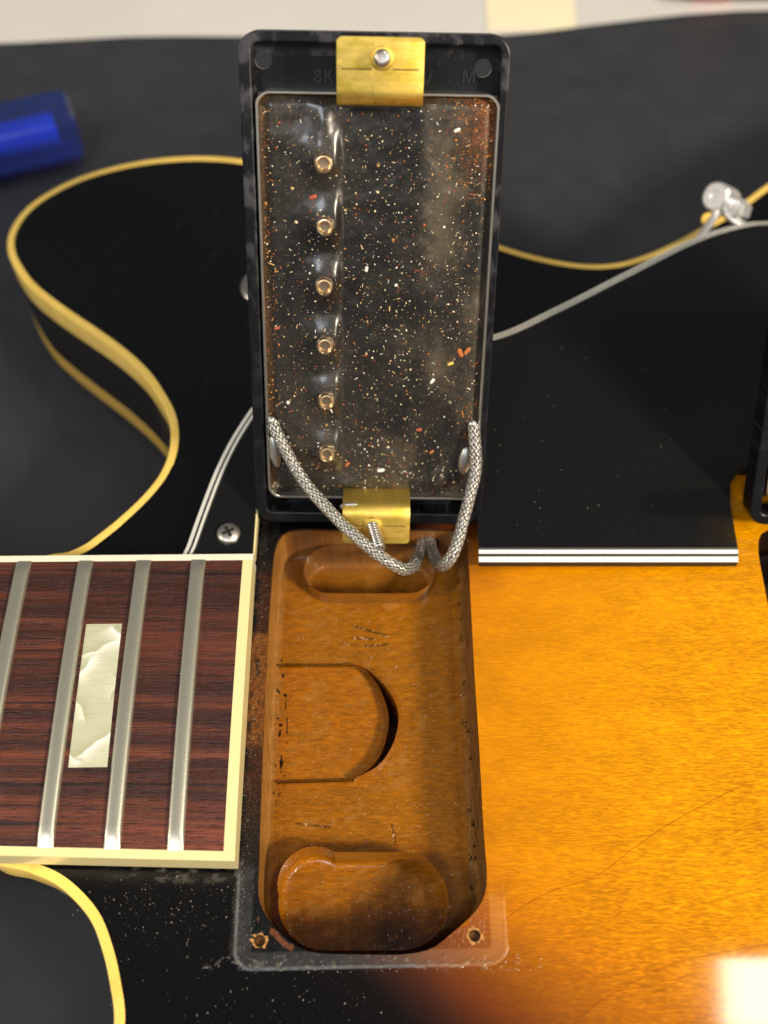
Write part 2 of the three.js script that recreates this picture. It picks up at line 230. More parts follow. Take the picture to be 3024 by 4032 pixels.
const pearlMap = tex(128, 512, (i, j) => {       // pearloid: a few folded, shiny patches at both ends of a calm middle
  const x = i / 128 * 7, z = j / 512 * 27; let t = 0.34 + 0.1 * fbm(x * 0.3, z * 0.12, 2), g = 0;
  for (const [cx, cz, a, w, l] of [[3, 4.6, -0.55, 4.5, 0.55], [5.6, 2.2, 0.75, 3, 0.8], [0.6, 8.8, -1.0, 3.4, 0.6], [1.2, 16.6, 1.25, 3.2, 0.4], [4.6, 22.6, -0.75, 4.6, 0.7], [1.2, 25, 0.5, 3, 0.6], [6, 12, 1.5, 3, 0.2]]) {
    const dx = x - cx + (fbm(x * 0.35 + cz, z * 0.35, 2) - 0.5) * 1.6, dz = z - cz + (fbm(x * 0.35, z * 0.35 + cx, 2) - 0.5) * 1.6, p = dx * Math.cos(a) + dz * Math.sin(a), q = -dx * Math.sin(a) + dz * Math.cos(a);
    const e = sst(w, w * 0.5, Math.abs(p)); t += l * e * (q > 0 ? Math.exp(-q * 0.9) : Math.exp(q * 6)); g += 0.3 * e * (q <= -0.1 ? Math.exp(q * 1.2) : 0);
  }
  t = clamp(t - g); return [mix(158, 252, t), mix(160, 250, t), mix(122, 234, t)].map((v) => v * (0.96 + 0.06 * noise(x * 0.6, z * 8)));
});
const plateMap = tex(512, 1024, (i, j) => {        // dirty back plate of the pickup
  const u = -20.5 + (i + 0.5) / 512 * 42.5, v = 5 + (j + 0.5) / 1024 * 78;
  const h = fbm(u * 0.16 + 3, v * 0.09, 3), f = fbm(u * 1.4, v * 1.4, 3), g = noise(u * 6.5, v * 6.5);
  let c = [29, 27, 25].map((q) => q * (0.55 + 0.9 * h));
  const dust = sst(0.32, 0.85, f * 0.32 + h * 0.72) * (0.3 + 0.4 * sst(-4, 10, u)); c = c.map((q, k) => mix(q, [104, 92, 70][k], dust * 0.85));
  const edge = Math.max(sst(-17.4, -19.6, u), sst(78.5, 81.5, v) * 0.8); c = c.map((q, k) => mix(q, [84, 54, 26][k] * (0.4 + f), edge * 0.8));
  const rust = sst(13, 19, u + (f - 0.5) * 6) * sst(62, 76, v + (f - 0.5) * 10); c = c.map((q, k) => mix(q, [120, 60, 20][k] * (0.3 + 1.1 * g), rust * 0.75));
  if (g > 0.87) c = c.map((q, k) => mix(q, [172, 150, 108][k], sst(0.87, 0.97, g) * 0.6));
  return c;
});
const metalWear = tex(256, 256, (i, j) => { const f = fbm(i * 0.03, j * 0.2, 3), s = noise(i * 0.1, j * 1.2); return [150 + 60 * (s - 0.5), 60 + 110 * f, 0]; }, false);
metalWear.wrapS = metalWear.wrapT = THREE.RepeatWrapping;

const brassMap = tex(256, 256, (i, j) => { const f = fbm(i * 0.05, j * 0.09, 4), s = noise(i * 0.02, j * 0.9); return [236, 205, 104].map((v, k) => v * (0.84 + 0.22 * f + 0.08 * (s - 0.5)) * (f < 0.36 && k === 2 ? 0.85 : 1)); });
brassMap.wrapS = brassMap.wrapT = THREE.RepeatWrapping;
const bindMap = tex(512, 512, (i, j) => { const f = fbm(i * 0.02, j * 0.02, 4), n = noise(i * 0.5, j * 0.5), d = sst(0.62, 0.8, fbm(i * 0.06 + 9, j * 0.06, 3)); return [252, 214, 108].map((v, k) => v * (0.93 + 0.09 * f + 0.03 * n) * (1 - d * [0.02, 0.04, 0.1][k])); });
bindMap.wrapS = bindMap.wrapT = THREE.RepeatWrapping; bindMap.repeat.set(0.09, 0.09);
const smudge = tex(512, 512, (i, j) => { const f = fbm(i * 0.012, j * 0.012, 4), s = noise(i * 0.9 + j * 0.5, (j - i * 0.6) * 0.06) > 0.93 ? 10 : 0; return [0, 22 + 42 * sst(0.35, 0.8, f) + s, 0]; }, false);
smudge.wrapS = smudge.wrapT = THREE.RepeatWrapping;
// ---------------------------------------------------------------- materials
const M = {
  top: std({ map: topMap, bumpMap: topRel, bumpScale: 0.00035, roughnessMap: topRel, roughness: 1 }),
  black: std({ color: new THREE.Color(0.006, 0.006, 0.006), roughness: 0.12 }),
  binding: phys({ map: bindMap, roughness: 0.28, clearcoat: 0.5, clearcoatRoughness: 0.1 }),
  bindingDull: phys({ color: 0xc9a44c, roughness: 0.35 }),
  cream: phys({ color: 0xeddda2, roughness: 0.3, clearcoat: 0.3 }),
  creamPale: phys({ color: 0xefe8cf, roughness: 0.3, clearcoat: 0.3 }),
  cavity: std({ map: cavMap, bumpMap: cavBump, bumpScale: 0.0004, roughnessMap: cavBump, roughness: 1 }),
  hole: std({ color: new THREE.Color(0.008, 0.005, 0.003), roughness: 0.9 }),
  rose: std({ map: roseMap, bumpMap: roseBump, bumpScale: 0.00022, roughnessMap: roseBump, roughness: 1 }),
  pearl: phys({ map: pearlMap, roughness: 0.22, clearcoat: 0.6, clearcoatRoughness: 0.1, iridescence: 0.3, iridescenceThicknessRange: [100, 380] }),
  fret: std({ color: new THREE.Color(0.68, 0.66, 0.53), metalness: 0.88, roughness: 0.4, bumpMap: metalWear, bumpScale: 0.00004 }),
  nickel: std({ color: new THREE.Color(0.6, 0.57, 0.5), metalness: 1, roughness: 0.42 }),
  chrome: std({ color: new THREE.Color(0.85, 0.84, 0.82), metalness: 0.75, roughness: 0.28 }),
  steel: std({ color: new THREE.Color(0.56, 0.53, 0.5), metalness: 1, roughness: 0.35 }),
  brass: std({ map: brassMap, metalness: 1, roughness: 0.5, bumpMap: metalWear, bumpScale: 0.000008 }),
  pole: std({ color: new THREE.Color(0.68, 0.52, 0.34), metalness: 1, roughness: 0.3 }),
  plate: phys({ map: plateMap, roughness: 0.42, specularIntensity: 0.5, clearcoat: 0.9, clearcoatRoughness: 0.24 }),
  plastic: std({ color: new THREE.Color(0.011, 0.011, 0.013), roughness: 0.33 }),
  guard: phys({ color: new THREE.Color(0.007, 0.007, 0.007), roughness: 1, roughnessMap: smudge }),
  plyWhite: std({ color: 0xfbf7e8, roughness: 0.35 }), plyBlack: std({ color: new THREE.Color(0.012, 0.012, 0.012), roughness: 0.4 }), plyGrey: std({ color: 0x3c3b38, roughness: 0.4 }),
  wire: std({ color: new THREE.Color(0.47, 0.46, 0.42), metalness: 0.9, roughness: 0.45 }), wireCore: std({ color: new THREE.Color(0.03, 0.028, 0.025), roughness: 0.8 }),
  solder: std({ color: new THREE.Color(0.5, 0.49, 0.46), metalness: 1, roughness: 0.42 }),
  score: std({ color: new THREE.Color(0.12, 0.08, 0.015), roughness: 0.8 }),
  rimDark: std({ color: new THREE.Color(0.02, 0.009, 0.005), roughness: 0.35 }),
  mahogany: std({ color: 0x24100a, roughness: 0.3 }),
};

// ---------------------------------------------------------------- bench and mat
const matMap = tex(512, 512, (i, j) => { const f = fbm(i * 0.02, j * 0.02, 4), s = noise(i * 1.3, j * 1.3); const v = 51 + (f - 0.5) * 12 + (s - 0.5) * 9; return [v * 0.98, v * 1.005, v * 1.07]; });
matMap.wrapS = matMap.wrapT = THREE.RepeatWrapping;
const matEdge = smooth2([[-700, -200], [-300, -206], [-130, -211.4], [-84, -215.2], [-48, -215.2], [0, -214.9], [42, -216], [74, -222], [107, -227.8], [133, -230], [200, -229], [700, -225]], 80);
const mat = part('work_mat', planarUV(prism([...matEdge, [700, 500], [-700, 500]], -42.6, -40, 0.6), 0, 0, 90, 90), std({ map: matMap, roughness: 0.5, bumpMap: matMap, bumpScale: 0.0001 }));
mat.userData.kind = 'structure';
const hem = matEdge.filter(([x]) => x > 60).map(([x, z]) => new THREE.Vector3(x, -40.1, z + 6));
part('mat_seam', new THREE.TubeGeometry(new THREE.CatmullRomCurve3(hem), 60, 0.5, 6), std({ color: new THREE.Color(0.02, 0.02, 0.021), roughness: 0.7 }), mat);
const benchMap = tex(256, 256, (i, j) => { const v = 214 + 8 * (fbm(i * 0.03, j * 0.03) - 0.5); return [v, v * 0.985, v * 0.955]; });
benchMap.wrapS = benchMap.wrapT = THREE.RepeatWrapping;
const bench = part('bench_top', planarUV(prism([[-900, -900], [900, -900], [900, 600], [-900, 600]], -70, -42.7), 0, 0, 200, 200), std({ map: benchMap, roughness: 0.45 }));
bench.userData.kind = 'structure';
tag(part('paper_sheet', prism([[36.5, -330], [72, -330], [66.3, -222], [35.8, -222]], -42.55, -42.3), std({ color: 0xf0e6c2, roughness: 0.8 })), 'pale cream paper lying on the white bench behind the black mat edge', 'paper');
{
  const t = thing('marker_pen', 'dark tool with a red grip past the mat edge, top right', 'tool', [118, -42.5, -240]);
  const ax = (g, x) => g.rotateZ(Math.PI / 2).translate(x, -36, -241.5);
  part('barrel', [ax(lathe([[0, -20], [5, -20], [6.2, -19], [6.4, 0], [6.2, 19], [5, 20], [0, 20]]), 132), ax(lathe([[0, -4], [5.2, -4], [6, -3], [6, 4], [0, 4]]), 104.5)], M.plastic, t);
  part('grip', ax(lathe([[0, -7], [6.3, -7], [6.8, -6], [6.8, 6], [6.3, 7], [0, 7]]), 115.5), std({ color: 0xb01828, roughness: 0.5 }), t);
}

// ---------------------------------------------------------------- guitar
const guitar = thing('guitar', 'sunburst and black hollow body electric guitar with cream binding and its neck pickup taken out', 'electric guitar', [60, -39, 43]);
const near2 = (A, B) => { const x = (A[0] + B[0]) / 2, z = (A[1] + B[1]) / 2; return x > -110 && x < 110 && z > -130 && z < 100 ? 5 : 26; };
part('body_top', planarUV(sheet(inner, [rim, rim2, ...HOLES.map(([x, z, r]) => circle(x, z, r)), ...HOLES.map(([x, z, r]) => circle(x + SHIFT, z, r))], topH, near2), TX, TZ, TS, TS), M.top, guitar);
const lin = (o) => o;
part('binding', sweep(outline, [[-1.9, -0.3], [-1.85, 0.03], [-0.5, 0.06], [-0.15, -0.06], [0, -0.42], [0, -6.3], [-0.5, -6.4]], topH), M.binding, guitar);
{
  const g = sweep(outline, [[-0.12, -6.2], [-0.12, -31.5, true]], topH), lo = offset2(outlineLow, -0.12), hi = offset2(outline, -0.12), p = g.attributes.position, at = new Map(hi.map(([x, z], i) => [x.toFixed(3) + z.toFixed(3), i]));
  for (let i = 0; i < p.count; i++) if (p.getY(i) < -30) { const k = at.get(p.getX(i).toFixed(3) + p.getZ(i).toFixed(3)); if (k !== undefined) p.setXYZ(i, lo[k][0], p.getY(i), lo[k][1]); }
  part('body_side', g, M.black, guitar);
}
part('back_binding', sweep(outlineLow, [[-0.4, -31, true], [0, -31.1, true], [0, -36.4, true], [-0.6, -37, true], [-3, -37.2, true]], topH), M.bindingDull, guitar);
part('body_back', prism(offset2(outlineLow, -2.2), -39, -36.8, 0.8), M.black, guitar);
// linings of the rim of each cavity, then the cavities cut out of the wood block
const ev = new Evaluator(); ev.attributes = ['position', 'normal', 'uv'];
function loftCut() {
  const inset = (nx, nz, k) => -(k * (nx > 0 ? mix(1.2, 2.7, nx) : mix(1.2, 0.7, -nx)));
  const rings = [[1, 0], [-0.4, 0], [-7.2, 0.12], [-8.6, 0.3], [-9.4, 0.6], [-9.85, 0.88], [-10, 1.15]].map(([y, k]) => offset2(rim, (nx, nz) => inset(nx, nz, k)).map(([x, z]) => [x, y, z]));
  const n = rim.length, pos = rings.flat(2), idx = [];
  const cw = THREE.ShapeUtils.isClockWise(V2(rim));
  const push = (a, b, c) => cw ? idx.push(a, b, c) : idx.push(a, c, b);
  for (let k = 0; k + 1 < rings.length; k++) for (let i = 0; i < n; i++) { const j = (i + 1) % n, a = k * n + i, b = k * n + j, c = (k + 1) * n + j, d = (k + 1) * n + i; push(a, b, c); push(a, c, d); }
  for (const [k, flip] of [[0, true], [rings.length - 1, false]]) for (const [a, b, c] of THREE.ShapeUtils.triangulateShape(V2(rings[k].map(([x, , z]) => [x, z])), [])) { const A = rings[k][a], B = rings[k][b], C = rings[k][c], up = (B[2] - A[2]) * (C[0] - A[0]) - (B[0] - A[0]) * (C[2] - A[2]) > 0, o = k * n; (up === flip) ? idx.push(o + a, o + b, o + c) : idx.push(o + a, o + c, o + b); }
  const g = new THREE.BufferGeometry(); g.setAttribute('position', new THREE.Float32BufferAttribute(pos, 3)); g.setIndex(idx);
  return planarUV(toCreasedNormals(g, 0.6), 0, 0, 1, 1);
}
const brush = (g) => { const b = new Brush(g.index ? g.toNonIndexed() : g); b.updateMatrixWorld(); return b; };
const obround = (x0, x1, z0, z1) => { const r = (z1 - z0) / 2, zc = (z0 + z1) / 2, a = []; for (let i = 0; i <= 16; i++) { const t = -Math.PI / 2 + Math.PI * i / 16; a.push([x1 - r + r * Math.cos(t), zc + r * Math.sin(t)]); } for (let i = 0; i <= 16; i++) { const t = Math.PI / 2 + Math.PI * i / 16; a.push([x0 + r + r * Math.cos(t), zc + r * Math.sin(t)]); } return a; };
const crescent = [...smooth2([[-5.6, 30.2], [-3.2, 31.4], [-0.1, 34.4], [2, 37.7], [2.8, 40.8], [2.4, 44.4], [1.2, 47.6], [-1.1, 50.7], [-5.6, 53.3]], 24), ...smooth2([[-5, 52.9], [-2.7, 51], [-0.8, 48.3], [0.4, 44.8], [0.9, 40.9], [0.2, 38], [-1.1, 34.8], [-3.2, 31.8]], 20)];
const soft = (o, y) => prism(o, y, -4.5, 1.2, [], 5);      // a routed pocket with a rounded floor edge
let wood = brush(new THREE.BoxGeometry(56, 23, 87).translate(-2.5, -0.75 - 11.5, 44));
for (const c of [loftCut(), soft(obround(-16.4, 10.4, 4.7, 15.8), -13.6), soft(obround(-18.3, 11.2, 67.2, 83.6), -13.4), soft(circle(-12.2, 72.6, 6.4, 28), -13.41), prism(circle(4.4, 73.6, 7.4, 32), -13.9, -11), new THREE.CylinderGeometry(2.5, 2.5, 12, 24).rotateX(Math.PI / 2).translate(9.2, -5.6, 3), prism(crescent, -21, -8), prism([[-20.4, 30], [-5.8, 29.9], [-5.8, 30.25], [-20.4, 30.35]], -10.7, -9), prism([[-19.6, 53.5], [-5.6, 53.1], [-5.6, 53.4], [-19.6, 53.85]], -10.6, -9)]) wood = ev.evaluate(wood, brush(c), SUBTRACTION);
const cavGeo = planarUV(wood.geometry.clone(), -24, 2, 44, 86);
{ const p = cavGeo.attributes.position, uv = cavGeo.attributes.uv, nn = cavGeo.attributes.normal;    // on the walls the grain runs down with the height
  for (let i = 0; i < p.count; i++) if (Math.abs(nn.getY(i)) < 0.5) uv.setY(i, uv.getY(i) + p.getY(i) / 86); }
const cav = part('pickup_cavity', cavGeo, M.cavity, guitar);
const cav2 = cav.clone(); cav2.material = M.rimDark; cav2.name = 'pickup_cavity_001'; cav2.position.x += SHIFT * MM; guitar.add(cav2);
const skirt = (r) => sweep(r, [[0, 0], [0, -0.95], [0.6, -0.95]], topH);
for (const r of [rim, rim2]) part('cavity_rim', skirt(r), M.rimDark, guitar);
for (const [x, z, r] of HOLES) part('screw_hole', mergeGeometries([cyl(r, r, 9, 20, true).translate(x, -4.5, z), cyl(r, r * 0.6, 0.4, 20).translate(x, -9, z)]), M.hole, guitar);

// neck and fingerboard
part('neck', [prism([[-190, 18], [-58, 16], [-26, 15.5], [-26, 70.5], [-58, 70], [-190, 67]], -16, 1.6, 2), new RoundedBoxGeometry(34, 26, 50, 3, 4).translate(-52, -18, 43)], M.mahogany, guitar);
const bz = (x, s) => 42.75 + 0.006 * (x + 25) + s * (29.1 + (x + 25) * 0.0165), boardY = (z) => 8.1 - (z - 42.75) ** 2 / 610;
const EX = (z) => -25.25 + (z - 14) * 0.011;      // the end of the fingerboard
function boardSolid(x0, x1, in0, in1, lift, bottom, n = 24) {   // between x0(z) and x1(z), from the fractions in0..in1 of the width
  const pos = [], idx = [], m = 40;
  for (let i = 0; i <= m; i++) for (let k = 0; k <= n; k++) { const f = k / n, zz = mix(in0(-100), in1(-100), f); const xa = x0(zz), xb = x1(zz), x = mix(xa, xb, i / m), z = mix(in0(x), in1(x), f); pos.push(x, boardY(z) + lift, z); }
  const row = n + 1; for (let i = 0; i < m; i++) for (let k = 0; k < n; k++) { const a = i * row + k; idx.push(a, a + 1, a + row, a + 1, a + row + 1, a + row); }
  const edge = []; for (let k = 0; k <= n; k++) edge.push(m * row + k); for (let i = m; i >= 0; i--) edge.push(i * row + n); for (let k = n; k >= 0; k--) edge.push(k); for (let i = 0; i <= m; i++) edge.push(i * row);
  const base = pos.length / 3; edge.forEach((e) => pos.push(pos[3 * e], bottom, pos[3 * e + 2]));
  for (let i = 0; i + 1 < edge.length; i++) idx.push(edge[i], base + i, edge[i + 1], edge[i + 1], base + i, base + i + 1);
  const g = new THREE.BufferGeometry(); g.setAttribute('position', new THREE.Float32BufferAttribute(pos, 3)); g.setIndex(idx);
  for (let i = 0; i < idx.length; i += 3) { const [a, b, c] = [idx[i], idx[i + 1], idx[i + 2]]; if (i < m * n * 6) continue; }
  return toCreasedNormals(g, 0.5);
}
const zf = (d) => (x) => bz(x, -1) + d, zn = (d) => (x) => bz(x, 1) - d;
const board = part('fretboard', planarUV(boardSolid(() => -190, (z) => EX(z) - 1.9, zf(1.4), zn(1.5), 0, 1.6), -110, 12, 100, 62), M.rose, guitar);
part('board_binding', boardSolid(() => -190, (z) => EX(z), zf(0), zf(1.42), 0.02, 1.5, 3), M.creamPale, board);
part('board_binding', boardSolid(() => -190, (z) => EX(z), zn(1.52), zn(0), 0.02, 1.5, 3), M.cream, board);
part('board_binding', boardSolid((z) => EX(z) - 1.92, (z) => EX(z) - 0.02, zf(1.44), zn(1.54), 0.03, 1.5), M.cream, board);
const inlayShape = [[-55.0, 29.2], [-48.4, 29.1], [-47.5, 56.3], [-54.2, 56.4]];
{ const g = sheet(inlayShape, [], (x, z) => boardY(z) + 0.05, () => 3); part('inlay', planarUV(g, -55.2, 29, 8, 27.6), M.pearl, board); }
{ const flat = inlayShape; part('inlay', planarUV(sheet(flat.map(([x, z]) => [x - 41, z]), [], (x, z) => boardY(z) + 0.05, () => 3), -96.2, 29, 8, 27.6), M.pearl, board); }
for (const xf of [-35.1, -45.6, -56.7, -68.5, -81, -94.3, -108.3]) {
  const pos = [], idx = [], m = 44, prof = []; for (let k = 0; k <= 10; k++) { const t = Math.PI * k / 10; prof.push([-1.4 * Math.cos(t), 0.95 * Math.pow(Math.sin(t), 0.34)]); }
  for (let i = 0; i <= m; i++) { const f = i / m, z = mix(bz(xf, -1) + 1.3, bz(xf, 1) - 1.35, f), end = Math.min(1, 0.12 + Math.min(f, 1 - f) * 26), x = xf + (z - 42.75) * 0.0195; for (const [a, b] of prof) pos.push(x + a, boardY(z) + 0.03 + b * end, z); }
  const row = prof.length; for (let i = 0; i < m; i++) for (let k = 0; k + 1 < row; k++) { const a = i * row + k; idx.push(a, a + row, a + 1, a + 1, a + row, a + row + 1); }
  const g = new THREE.BufferGeometry(); g.setAttribute('position', new THREE.Float32BufferAttribute(pos, 3)); g.setIndex(idx); g.computeVertexNormals();
  part('fret', planarUV(g, 0, 0, 6, 30), M.fret, board);
}

const inset90 = (a) => a.map((p, i) => { const u = a[Math.max(0, i - 1)], v = a[Math.min(a.length - 1, i + 1)], l = Math.hypot(v[0] - u[0], v[1] - u[1]); return [p[0] - 1.3 * (v[1] - u[1]) / l, p[1] + 1.3 * (v[0] - u[0]) / l]; });
// pickguard: black plate with bevelled white, black and white plies
const guardPts = [...inset90(smooth2([[-38.6, 12.6], [-38.1, 11.2], [-36.1, 2.1], [-33.3, -9.1], [-30.1, -17.9], [-25.5, -26.5], [-18, -33.5], [-6, -38], [8, -40], [25.3, -43.6], [38.8, -51.2], [55.8, -62], [73.6, -73.2], [83.1, -77.4], [92.1, -79.2], [104, -76], [112, -64], [114, -42]], 90)), [114, -9], [73, -7.5], [70.4, -4], [69.6, 1], [69.4, 11], [18.6, 11], [18.4, -13.5], [-25.7, -13.5], [-25.6, 12.6]];
const guard = part('pickguard', planarUV(sheet(guardPts, [], () => 4.5, () => 60), 0, 0, 100, 100), M.guard, guitar);
part('plate', prism(offset2(guardPts, -0.6), 1.4, 4.3), M.plyBlack, guard);
const plies = [[0, 4.5, 0.4, 4.32, 'plyGrey'], [0.4, 4.32, 1.05, 4.0, 'plyWhite'], [1.05, 4.0, 1.6, 3.72, 'plyBlack'], [1.6, 3.72, 2.5, 3.2, 'plyWhite'], [2.5, 3.2, 2.55, 1.5, 'plyBlack']];
function plyStrip(a, b, o0, y0, o1, y1) {
  const line = guardPts.slice(a, b), n = line.length, out = (i) => { const p = line[Math.max(0, i - 1)], q = line[Math.min(n - 1, i + 1)], tx = q[0] - p[0], ty = q[1] - p[1], l = Math.hypot(tx, ty); return [ty / l, -tx / l]; };
  const pos = [], idx = []; line.forEach((p, i) => { const [nx, nz] = out(i); pos.push(p[0] + nx * o0, y0, p[1] + nz * o0, p[0] + nx * o1, y1, p[1] + nz * o1); });
  for (let i = 0; i + 1 < n; i++) idx.push(2 * i, 2 * i + 1, 2 * i + 2, 2 * i + 2, 2 * i + 1, 2 * i + 3);
  const g = new THREE.BufferGeometry(); g.setAttribute('position', new THREE.Float32BufferAttribute(pos, 3)); g.setIndex(idx); g.computeVertexNormals(); return planarUV(g, 0, 0, 10, 10);
}
const iBot = guardPts.findIndex(([x, z]) => x === 69.4 && z === 11);
for (const [o0, y0, o1, y1, m] of plies) for (const [a, b] of [[0, 91], [iBot, iBot + 2]]) part('edge_ply', plyStrip(a, b, o0, y0, o1, y1), M[m], guard);
part('edge_ply', new THREE.BoxGeometry(0.35, 2.6, 26).translate(-25.45, 3.1, -0.4), M.cream, guard);
{
  const head = lathe([[0, 0.9], [0.9, 0.88], [1.7, 0.7], [2.2, 0.35], [2.35, 0], [2.3, -0.3], [0, -0.3]], 32).translate(-30.7, 4.75, 7.9);
  const s = part('pickguard_screw', head, M.nickel, guard);
  part('cross_slot', [new THREE.BoxGeometry(2.5, 0.3, 0.6).rotateY(0.5).translate(-30.7, 5.52, 7.9), new THREE.BoxGeometry(0.6, 0.3, 2.5).rotateY(0.5).translate(-30.7, 5.525, 7.9)], M.hole, s);
}
{ // bracket that carries the pickguard
  const rod = (pts, r) => new THREE.TubeGeometry(new THREE.CatmullRomCurve3(V3(pts)), 24, r, 10);
  const br = part('pickguard_bracket', [rod([[81.5, 3.5, -85], [78.5, 2.5, -80], [74.2, 2.2, -73.6], [70, 2, -68]], 1.0), rod([[82.5, 2, -86], [85, 2.2, -82], [88.5, 2.6, -78], [91, 2, -72]], 1.0)], M.chrome, guitar);
  const hex = lathe([[0, -3.6], [3, -3.6], [3.5, -3.1], [3.5, 3.1], [3, 3.6], [1.4, 3.6], [1.2, 3.2], [0, 3.2]], 28);
  part('bracket_nut', hex.rotateZ(0.9).rotateY(0.5).translate(82.3, 4.2, -87), M.chrome, br);
  part('bracket_nut', lathe([[0, -2], [2.2, -2], [2.6, -1.6], [2.6, 1.6], [2.2, 2], [0, 2]], 6).rotateZ(1.0).rotateY(0.4).translate(86.2, 3.6, -84), M.chrome, br);
  part('washer', cyl(1.6, 1.6, 0.8, 20).rotateX(0.9).translate(78.6, 2.4, -82), std({ color: new THREE.Color(0.75, 0.5, 0.12), metalness: 1, roughness: 0.35 }), br);
}
{ // pickup selector switch, mostly behind the pickup
  const x = -29, z = -69, y = topH(x, z);
  const sw = part('toggle_switch', lathe([[3.2, 0], [5.9, 0], [5.9, 0.7], [5.5, 1.1], [3.2, 1.1]], 40).translate(x, y, z), M.nickel, guitar);
  part('nut', lathe([[2, 1.1], [4.2, 1.1], [4.2, 2.4], [3.7, 3], [2, 3]], 32).translate(x, y, z), M.nickel, sw);
  part('lever', cyl(0.9, 1.1, 8, 16).rotateZ(-0.3).translate(x + 1.4, y + 5.5, z), M.chrome, sw);
  part('lever_tip', new THREE.SphereGeometry(2.6, 20, 14).scale(1, 1.25, 1).translate(x + 3.2, y + 10.5, z), M.cream, sw);
}

// ---------------------------------------------------------------- the pickup standing on its end
const RO = [-2.975, 3.243, 4.665], RB = [[0.9999, 0.0165, 0.0041], [-0.0162, 0.8493, 0.5277], [0.0052, -0.5277, 0.8494]];
const toLocal = ([x, y, z]) => { const d = [x - RO[0], y - RO[1], z - RO[2]]; return [0, 1, 2].map((k) => d[0] * RB[0][k] + d[1] * RB[1][k] + d[2] * RB[2][k]); };
const pickup = thing('humbucker_pickup', 'dusty humbucker pickup in a black ring, standing upright on the guitar, seen from behind', 'guitar pickup', RO);
pickup.quaternion.setFromRotationMatrix(new THREE.Matrix4().makeBasis(...[0, 1, 2].map((k) => new THREE.Vector3(RB[0][k], RB[1][k], RB[2][k]))));
bases.set(pickup, new THREE.Vector3());
const rimOuter = () => rrect(-22.5, 0, 22.5, 90, 3.4), fontJson = await new FontLoader().loadAsync('fonts/droid/droid_sans_bold.typeface.json');
{
  const rimS = rimOuter(); rimS.holes.push(rrect(-20.35, 2.3, 20.9, 88.3, 1.2, THREE.Path));
  const floor = rrect(-21.6, 1, 21.8, 89.2, 2.4); floor.holes.push(rrect(-19.9, 5.6, 20.9, 80.7, 2.4, THREE.Path));
  for (const [u, v] of [[-18.8, 85.3], [18.4, 84.6], [-18, 2.9], [17.9, 3]]) { const p = new THREE.Path(); p.absarc(u, v, 1.5, 0, 2 * Math.PI); floor.holes.push(p); }
  const wear = tex(512, 1024, (i, j) => { const u = -23 + i / 512 * 46, v = j / 1024 * 90, e = Math.max(Math.abs(u) - 20, v > 45 ? v - 86 : 0) > 0 ? 1 : 0, f = fbm(u * 0.6, v * 0.35, 4), s = noise(u * 7, v * 7), g = sst(0.42, 0.72, f) * (0.25 + 0.75 * sst(20, 70, v)) * e; const c = [14, 15, 19].map((q, k) => mix(q, [92, 92, 96][k], g * 0.62)); return s > 0.93 ? c.map((q, k) => mix(q, [150, 146, 136][k], 0.45)) : c; });
  const ring = part('mounting_ring', [extr(rimS, 5.4, 0.35, -5.4), extr(floor, 1.6, 0, -6)].map((g) => planarUV(g, -23, 0, 46, 90, 0, 1)), phys({ map: wear, roughness: 0.36, specularIntensity: 0.55, bumpMap: wear, bumpScale: 0.00008 }), pickup);
  const letters = (t, u, v, s) => new TextGeometry(t, { font: new FontLoader().parse ? fontJson : fontJson, size: s, depth: 0.25, curveSegments: 3 }).translate(u, v, -4.42);
  part('embossed_letters', [letters('8K', -10.4, 81.9, 2.1), letters('V', 8, 81.8, 2.2), letters('M', 14.7, 82.2, 2.1)], M.plastic, ring);
}
{
  const c = rrect(-19.95, 5.5, 21.2, 80.9, 2.5); c.holes.push(rrect(-19.45, 6, 20.7, 80.4, 2.1, THREE.Path));
  part('cover', [extr(c, 12, 0.12, -11.7, 1), extr(rrect(-19.9, 5.6, 21.1, 80.8, 2.5), 0.8, 0.1, -12.4, 1)], std({ color: new THREE.Color(0.62, 0.6, 0.54), metalness: 1, roughness: 0.3 }), pickup);
}
const POLES = [[-8.5, 69.5], [-8.25, 58.9], [-8.55, 48.3], [-8.4, 37.3], [-8.3, 26.5], [-8.25, 15.8]];
function plateW(u, v) {
  let w = -0.75;
  const tape = sst(-4.9, -6.3, u) * sst(78, 72, v); w += 0.15 * tape;
  for (const [pu, pv] of POLES) { const d = Math.hypot((u - pu) * 0.95, (v - pv) * (v > pv ? 0.72 : 1)); w += (1.8 * Math.exp(-(d * d) / 10) - 0.5 * Math.exp(-(d * d) / 2.5)) * (0.12 + 0.88 * sst(-5.2, -6.5, u)); }
  const r2 = (u - 8.9 + (v - 60) * 0.05); w += 0.5 * Math.exp(-r2 * r2 / 5) * sst(20, 45, v) + 0.25 * Math.exp(-((u + 17.4) ** 2) / 0.9) * sst(40, 52, v);
  w += 0.6 * Math.exp(-((u + 8.6) ** 2) / 2.4 - ((v - 76) ** 2) / 8) + 0.5 * Math.exp(-((u - 13.5) ** 2 + (v - 9) ** 2) / 5) + 0.45 * Math.exp(-((u + 4) ** 2) / 5 - ((v - 8.4) ** 2) / 1.4);
  w += (fbm(u * 0.3, v * 0.3, 2) - 0.5) * 0.3 + (fbm(u * 1.3 + 7, v * 1.3, 2) - 0.5) * 0.09;
  const e = Math.min(u + 19.5, 20.75 - u, v - 5.95, 80.45 - v); return mix(-1.5, w, sst(0, 2, e));
}
